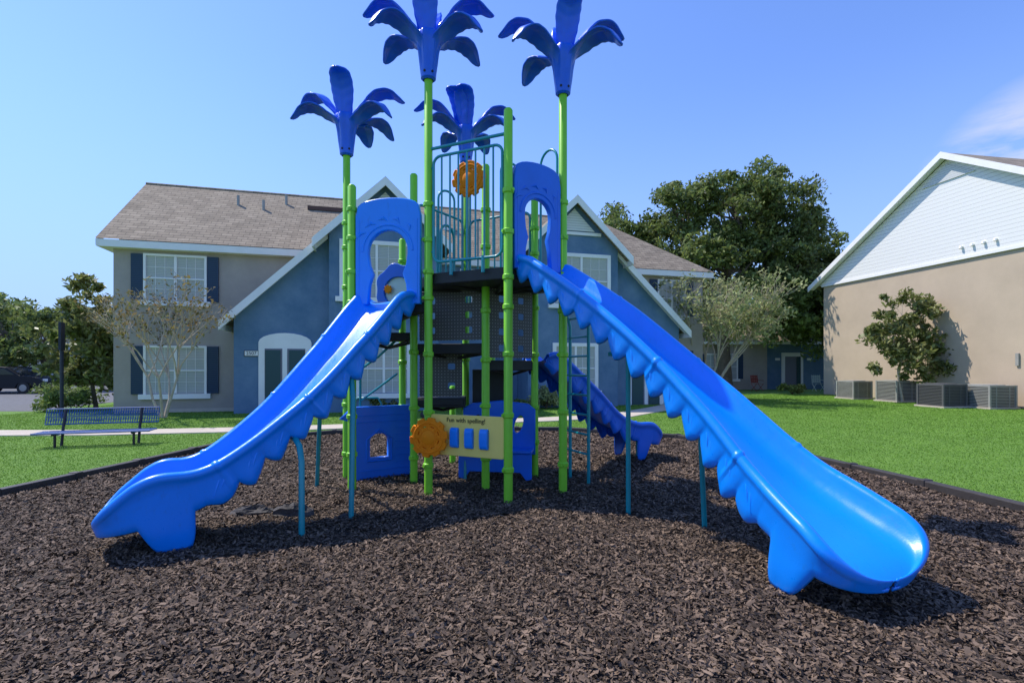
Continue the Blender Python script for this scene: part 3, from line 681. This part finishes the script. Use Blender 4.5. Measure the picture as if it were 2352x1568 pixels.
b.box(-.22,-.003,-10.6,-10.1,.5,1.2,metalg); b.box(-.12,-.003,-11.1,-10.9,.3,1.5,metalg)
b.make('walls_and_roof',RB)
def ac(x,y,w_,h,rot=0.0,dark=False):
    e=empty('air_conditioner_unit',(x,y,0),rot); b=MB(); g=M('ac_grille',(.10,.10,.10),.6) if dark else metalg
    b.box(-w_/2-.08,w_/2+.08,-w_/2-.08,w_/2+.08,-.02,.06,concrete)
    b.box(-w_/2+.03,w_/2-.03,-w_/2+.03,w_/2-.03,.06,h-.05,M('ac_core',(.05,.05,.055),.7))
    for sx in(-1,1):
        for sy in(-1,1): b.box(sx*w_/2-.03,sx*w_/2+.03,sy*w_/2-.03,sy*w_/2+.03,.06,h,g)
    nl=13
    for i in range(nl):
        z=.08+(h-.14)*i/nl
        b.box(-w_/2,w_/2,-w_/2-.01,-w_/2+.02,z,z+.026,g); b.box(-w_/2,w_/2,w_/2-.02,w_/2+.01,z,z+.026,g)
        b.box(-w_/2-.01,-w_/2+.02,-w_/2,w_/2,z,z+.026,g); b.box(w_/2-.02,w_/2+.01,-w_/2,w_/2,z,z+.026,g)
    for k in(-.25,.25): b.box(k*w_-.01,k*w_+.01,-w_/2-.015,-w_/2,.06,h,g)
    b.tube([(0,0,h-.05),(0,0,h+.02)],w_*.46,g,24); b.box(-w_/2-.02,w_/2+.02,-w_/2-.02,w_/2+.02,h-.06,h,g)
    b.make('casing',e)
ac(16.95,17.9,1.08,.82,.15); ac(15.70,18.3,.95,.84,.15,True); ac(16.2,21.1,.95,.88,.15); ac(15.65,22.9,.92,.82,.15)
# ---------------------------------------------------------------- shaded low house
LH=empty('courtyard_house',(11.0,31.5,0),math.radians(3)); b=MB()
b.box(0,5.2,0,7,-.1,3.1,grey_st); b.box(5.2,9.6,.3,7,-.1,3.6,blue_st)
b.add([(-.4,-.5,3.0),(10,-.5,3.0),(10,4,5.6),(-.4,4,5.6)],[(0,1,2,3)],shA); b.box(-.4,10,-.5,-.42,2.85,3.02,white)
window(1.2,3.2,.7,2.2,0)
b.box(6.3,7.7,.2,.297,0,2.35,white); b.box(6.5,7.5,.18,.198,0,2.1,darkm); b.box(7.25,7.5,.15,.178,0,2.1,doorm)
for xx in(5.9,8.0): b.box(xx,xx+.3,.27,.297,1.85,2.0,white)
b.make('walls_roof_windows',LH)
def chair(name,x,y,m,rot):
    e=empty(name,(x,y,0),rot); b=MB()
    for sx in(-.25,.25):
        b.tube([(sx,-.22,0),(sx,.22,.45)],.015,m,6); b.tube([(sx,.22,0),(sx,-.22,.45)],.015,m,6); b.tube([(sx,.2,.42),(sx,.28,.95)],.015,m,6); b.tube([(sx,-.22,.62),(sx,.24,.66)],.015,m,6)
    for i in range(5): b.box(-.25,.25,-.22+i*.09,-.16+i*.09,.44,.45,m)
    for i in range(5): b.box(-.25,.25,.22+i*.014,.23+i*.014,.5+i*.09,.56+i*.09,m)
    for i in range(4): xx=-.2+i*.12; b.box(xx,xx+.05,.215,.222,.5,.95,m)
    b.make('frame_and_webbing',e)
chair('lawn_chair',14.6,29.8,M('chair_red',(.25,.03,.02),.6),.3); chair('lawn_chair',18.3,29.9,M('chair_white',(.6,.7,.62),.6),0)
# ---------------------------------------------------------------- trees
def leaves(name,centers,rads,per,size,mat,parent,squash=.8):
    n=len(centers)*per; c=np.repeat(np.array([tuple(q) for q in centers]),per,0); r_=np.repeat(np.array(rads),per)[:,None]
    d_=rng.normal(0,1,(n,3)); d_/=np.linalg.norm(d_,axis=1)[:,None]; rad=rng.random((n,1))**.6
    off=d_*rad*r_; off[:,2]*=squash; p=c+off
    u=rng.normal(0,1,(n,3)); u/=np.linalg.norm(u,axis=1)[:,None]; v=np.cross(u,rng.normal(0,1,(n,3))); v/=np.linalg.norm(v,axis=1)[:,None]
    s=size*rng.uniform(.6,1.3,(n,1)); V=np.stack([p-u*s,p-v*s*.42+u*s*.1,p+u*s,p+v*s*.42+u*s*.1],1).reshape(-1,3)
    V[:,2]=np.maximum(V[:,2],.02)
    return npmesh(name,V,np.arange(4*n).reshape(n,4),mat,parent)
def limb(b,p,q,r0,r1,m,wob=.12,n=6):
    p=Vector(p);q=Vector(q); L_=(q-p).length; pts=[];
    for i in range(n): t=i/(n-1); k=math.sin(math.pi*t)*wob*L_; pts.append(p.lerp(q,t)+Vector((random.uniform(-k,k),random.uniform(-k,k),random.uniform(-k,k)*.3+.08*L_*math.sin(math.pi*t))))
    pts[0]=p;pts[-1]=q; b.tube(pts,[r0+(r1-r0)*i/(n-1) for i in range(n)],m,7)
def tree(name,x,y,h,blobs,nc,per,lsize,crad,lm,bm2,tr,trunk_top):
    e=empty(name,(x,y,0)); b=MB(); top=Vector((random.uniform(-.2,.2),0,trunk_top))
    b.tube([(0,0,-.1),(0,0,.15),(top.x*.4,0,trunk_top*.5),top],[tr*1.35,tr,tr*.85,tr*.7],bm2,10)
    cs=[];rs=[]
    tot=sum(q[3]*q[4]*q[5] for q in blobs)
    for (cx,cy,cz,rx,ry,rz) in blobs:
        k=max(3,int(nc*rx*ry*rz/tot))
        lm_tip=Vector((cx,cy,cz)); limb(b,top,lm_tip,tr*.6,tr*.2,bm2)
        for i in range(k):
            d_=Vector((random.gauss(0,1),random.gauss(0,1),random.gauss(0,1))).normalized()*random.uniform(.5,1.10)
            c=Vector((cx+d_.x*rx,cy+d_.y*ry,cz+d_.z*rz)); cs.append(c); rs.append(crad*random.uniform(.4,1.3))
            if random.random()<.45: limb(b,lm_tip.lerp(top,random.uniform(0,.4)),c,tr*.16,tr*.04,bm2,n=4)
    b.make('trunk_and_limbs',e,smooth=True); leaves('foliage',cs,rs,per,lsize,lm,e); return e
oak=M('oak_foliage',(.105,.15,.034),.6,var=.3,scale=.45,c2=(.22,.265,.075),isl=.6,trans=.4)
oak2=M('oak_foliage_light',(.12,.175,.035),.6,var=.3,scale=.5,c2=(.24,.30,.08),isl=.5,trans=.42)
mag=M('magnolia_foliage',(.12,.165,.04),.45,var=.3,scale=1.5,c2=(.28,.28,.10),isl=.5,trans=.4)
crp=M('crape_foliage',(.21,.26,.09),.7,var=.3,scale=1.2,c2=(.42,.42,.20),isl=.4,trans=.38)
redl=M('red_leaf',(.18,.19,.04),.7,var=.3,scale=3,c2=(.30,.18,.08),isl=.5,trans=.35)
tree('oak_tree',13.2,31.0,14,[(-6.6,.5,9.4,2.2,2.2,2.1),(-4.4,0,7.6,2.8,2.4,2.3),(-3.0,0,10.9,2.3,2.2,1.9),(.4,-.5,11.4,3.0,2.6,2.5),(3.2,0,10.8,2.3,2.4,2.1),(3.6,0,8.6,2.3,2.4,2.4),(-.5,-1.5,7.4,4.2,2.6,2.4),(3.8,-1.0,5.8,3.0,2.4,2.0),(7.0,0,7.2,1.7,1.8,2.1),(5.5,-2.5,4.8,2.2,1.8,1.8)],420,180,.15,.80,oak,bark,.45,3.8)
tree('oak_tree',18.8,32.5,10,[(.2,0,6.6,2.6,2.4,2.4),(1.4,0,9.0,1.4,1.4,1.7),(-2.8,-3.4,4.7,2.2,1.6,1.8),(-.8,-2.5,4.6,1.6,1.5,2.0)],140,190,.16,.80,oak2,bark,.3,3.2)
tree('small_tree',16.05,20.6,4.5,[(-.1,0,2.4,1.8,.75,1.1),(.1,0,3.6,1.3,.7,.9),(.3,-.2,1.7,1.9,.6,.7)],100,75,.115,.36,mag,pale_bark,.06,1.0)
tree('magnolia_tree',-14.3,17.2,4.3,[(-.5,0,2.2,1.6,1.2,1.2),(.1,0,3.3,1.2,1,1.1),(.8,0,1.8,1.1,1,1.0)],105,85,.12,.38,mag,bark,.07,1.1)
tree('shade_tree',-27,29,6,[(0,0,3.2,2,2,1.6),(-3,0,3.6,2.2,2,1.8)],50,150,.16,.8,oak,bark,.2,1.6)
tree('shade_tree',-37,40,6,[(0,0,4,2.6,2,2.0),(-4,0,5,2.5,2,2.4)],50,150,.2,1.0,oak2,bark,.2,1.6)
def crape(name,x,y,h,stems,spread,leafn,lm,lsize,crad,depth=4,bias=0):
    e=empty(name,(x,y,0)); b=MB(); tips=[]
    def grow(p,d_,ln,r_,k):
        q=p+d_*ln; mid=p+d_*ln*.5+Vector((random.uniform(-.06,.06),random.uniform(-.06,.06),0))*ln
        b.tube([p,mid,q],[r_,r_*.85,r_*.68],pale_bark,6 if r_>.012 else 4,False)
        if k==0: tips.append(q); return
        if k<=2: tips.append(mid); tips.append(q)
        for i in range(3):
            nd=(d_+Vector((random.uniform(-1,1),random.uniform(-1,1),random.uniform(-.25,.6)))*.55).normalized(); grow(q,nd,ln*random.uniform(.6,.85),r_*.62,k-1)
    for i in range(stems):
        a=2*math.pi*i/stems+random.uniform(-.4,.4); grow(Vector((.06*math.cos(a),.06*math.sin(a),-.05)),Vector((math.cos(a)*spread+bias,math.sin(a)*spread,1)).normalized(),h*.36,.045*h/4,depth)
    b.make('stems_and_twigs',e,smooth=True)
    if leafn: 
        tips=[t for t in tips if random.random()<.75]; leaves('foliage',tips,[crad*random.uniform(.5,1.2) for _ in tips],leafn,lsize,lm,e)
crape('crape_myrtle',-10.1,14.5,3.5,4,.32,3,redl,.06,.20,4)
crape('crape_myrtle',8.2,21.2,4.7,7,.42,10,crp,.09,.45,4,bias=.14)
def shrub(x,y,r_,h,m,name='shrub',ls=.07):
    e=empty(name,(x,y,0)); b=MB()
    for i in range(7): a=random.uniform(0,6.28); b.tube([(0,0,0),(r_*.4*math.cos(a),r_*.4*math.sin(a),h*.5)],[.02,.008],bark,5)
    b.make('stems',e); cs=[(random.uniform(-r_,r_)*.7,random.uniform(-r_,r_)*.5,random.uniform(.2,.75)*h) for _ in range(12)]
    leaves('foliage',cs,[h*.35]*12,120,ls,m,e)
shrub(-15.0,16.6,1.0,.9,oak2); shrub(-13.2,17.6,.8,.8,oak2); shrub(-4.2,16.6,.5,.5,mag); shrub(1.2,17.6,.7,.9,crp); shrub(-17.5,20,1.3,1.2,oak2); shrub(.4,17.2,.4,.4,oak2)
shrub(17.6,16.6,.4,.5,oak2); shrub(14.9,26.6,.8,.6,oak2)
# ---------------------------------------------------------------- bench
BE=empty('park_bench',(-7.85,9.55,0),math.radians(16)); b=MB()
navy=M('bench_blue_metal',(.014,.085,.30),.4,coat=.2); legm=M('bench_leg',(.03,.02,.03),.5)
z0,z1,y0,y1=.40,.68,.10,.17
for i in range(5): t=i/4; b.tube([(-.92,y0+(y1-y0)*t,z0+(z1-z0)*t),(.92,y0+(y1-y0)*t,z0+(z1-z0)*t)],.014 if i in(0,4) else .007,navy,6)
for i in range(47): x_=-.92+1.84*i/46; b.tube([(x_,y0,z0),(x_,y1,z1)],.007,navy,5)
for i in range(46): x_=-.92+1.84*i/46; b.tube([(x_,y0,z0),(x_+.04,y1,z1)],.005,navy,4)
for i in range(7): y_=-.32+.06*i; b.tube([(-.92,y_,.27),(.92,y_,.27)],.016 if i in(0,6) else .010,navy,6)
for i in range(40): x_=-.92+1.84*i/39; b.tube([(x_,-.32,.27),(x_,.04,.27)],.010,navy,5)
for sx in(-.62,.62):
    b.tube([(sx,.0,-.05),(sx,.06,.3),(sx,.16,.68)],.025,legm,8); b.tube([(sx,-.28,.24),(sx,.05,.24)],.022,legm,8); b.tube([(sx,-.2,-.05),(sx,-.2,.24)],.022,legm,8)
b.make('bench_frame',BE,smooth=True)
SP=empty('sign_post',(-12.95,14.4,0),.5); dk=M('post_dark_navy',(.008,.014,.035),.45); b=MB(); b.tube([(0,0,-.05),(0,0,2.75)],.045,dk,10); b.box(-.03,.03,-.2,.2,1.95,2.75,dk); b.make('post_and_plate',SP)
# ---------------------------------------------------------------- cars
def car(x,y,rot,paint):
    e=empty('parked_car',(x,y,0),rot); b=MB(); glass=M('car_glass',(.02,.025,.03),.15); ty=M('tyre',(.02,.02,.02),.8)
    body=[(-2.3,.35),(-2.3,.75),(-2.15,.92),(-1.5,.98),(-.95,1.4),(-.2,1.48),(.55,1.42),(1.15,1.0),(2.0,.88),(2.3,.7),(2.3,.35),(1.85,.30),(1.7,.55),(1.4,.62),(1.1,.55),(.95,.28),(-.95,.28),(-1.1,.55),(-1.4,.62),(-1.7,.55),(-1.85,.30)]
    b.prism(body,-.88,.88,paint)
    gl=[(-1.35,1.0),(-.88,1.34),(-.2,1.41),(.5,1.35),(1.0,1.02)]
    b.prism(gl,-.90,.90,glass); b.prism([(-.15,1.0),(-.15,1.42),(-.05,1.42),(-.05,1.0)],-.905,.905,paint)
    b.add([(1.13,-.75,1.03),(1.13,.75,1.03),(.60,.7,1.41),(.60,-.7,1.41)],[(0,1,2,3)],glass)
    for wx in(-1.4,1.4):
        for sy in(-1,1): b.tube([(wx,sy*.7,.32),(wx,sy*.92,.32)],.32,ty,20); b.tube([(wx,sy*.9,.32),(wx,sy*.93,.32)],.19,metalg,12)
    b.box(2.28,2.32,-.8,-.5,.65,.8,white); b.box(2.28,2.32,.5,.8,.65,.8,white)
    b.make('body',e,bevel=.04)
car(-27.6,27.5,.1,M('dark_car_paint',(.008,.010,.016),.45,spec=.25)); car(-26.0,31.5,.15,M('maroon_car_paint',(.06,.015,.015),.45,spec=.25))
def farhouse(x,y,w_,d_,h,rh,rot):
    e=empty('distant_house',(x,y,0),rot); b=MB(); bsid=comb_mat('far_siding',(.45,.5,.54),(.3,.33,.36),0,2,1,.2,'lap',.7)
    b.box(0,w_,0,d_,-.1,h,bsid); b.prism([(-.3,h),(w_+.3,h),(w_/2,h+rh)],.0,d_,bsid)
    b.prism([(-.5,h-.1),(w_/2,h+rh+.1),(w_/2,h+rh+.25),(-.5,h+.1)],-.4,d_+.4,shB); b.prism([(w_+.5,h-.1),(w_/2,h+rh+.1),(w_/2,h+rh+.25),(w_+.5,h+.1)],-.4,d_+.4,shB)
    b.prism([(-.5,h-.15),(w_/2,h+rh+.05),(w_/2,h+rh+.27),(-.5,h+.1)],-.46,-.402,white); b.prism([(w_+.5,h-.15),(w_/2,h+rh+.05),(w_/2,h+rh+.27),(w_+.5,h+.1)],-.462,-.402,white)
    for i in range(3):
        xx=w_*(.15+.28*i); b.box(xx,xx+1,-.06,-.003,1.0,2.2,white); b.box(xx+.1,xx+.9,-.08,-.062,1.1,2.1,blinds)
    b.make('walls_and_roof',e)
farhouse(-43,43,9,8,3.6,3.0,.1); farhouse(-35.5,38,8,8,3.2,3.0,.5)
cs=[];rs=[]
for i in range(150):
    a=random.uniform(math.radians(20),math.radians(160)); R=random.uniform(95,125); cs.append((R*math.cos(a),R*math.sin(a),random.uniform(0,5))); rs.append(random.uniform(3,5.5))
leaves('distant_treeline',cs,rs,160,.8,oak,None,.8)
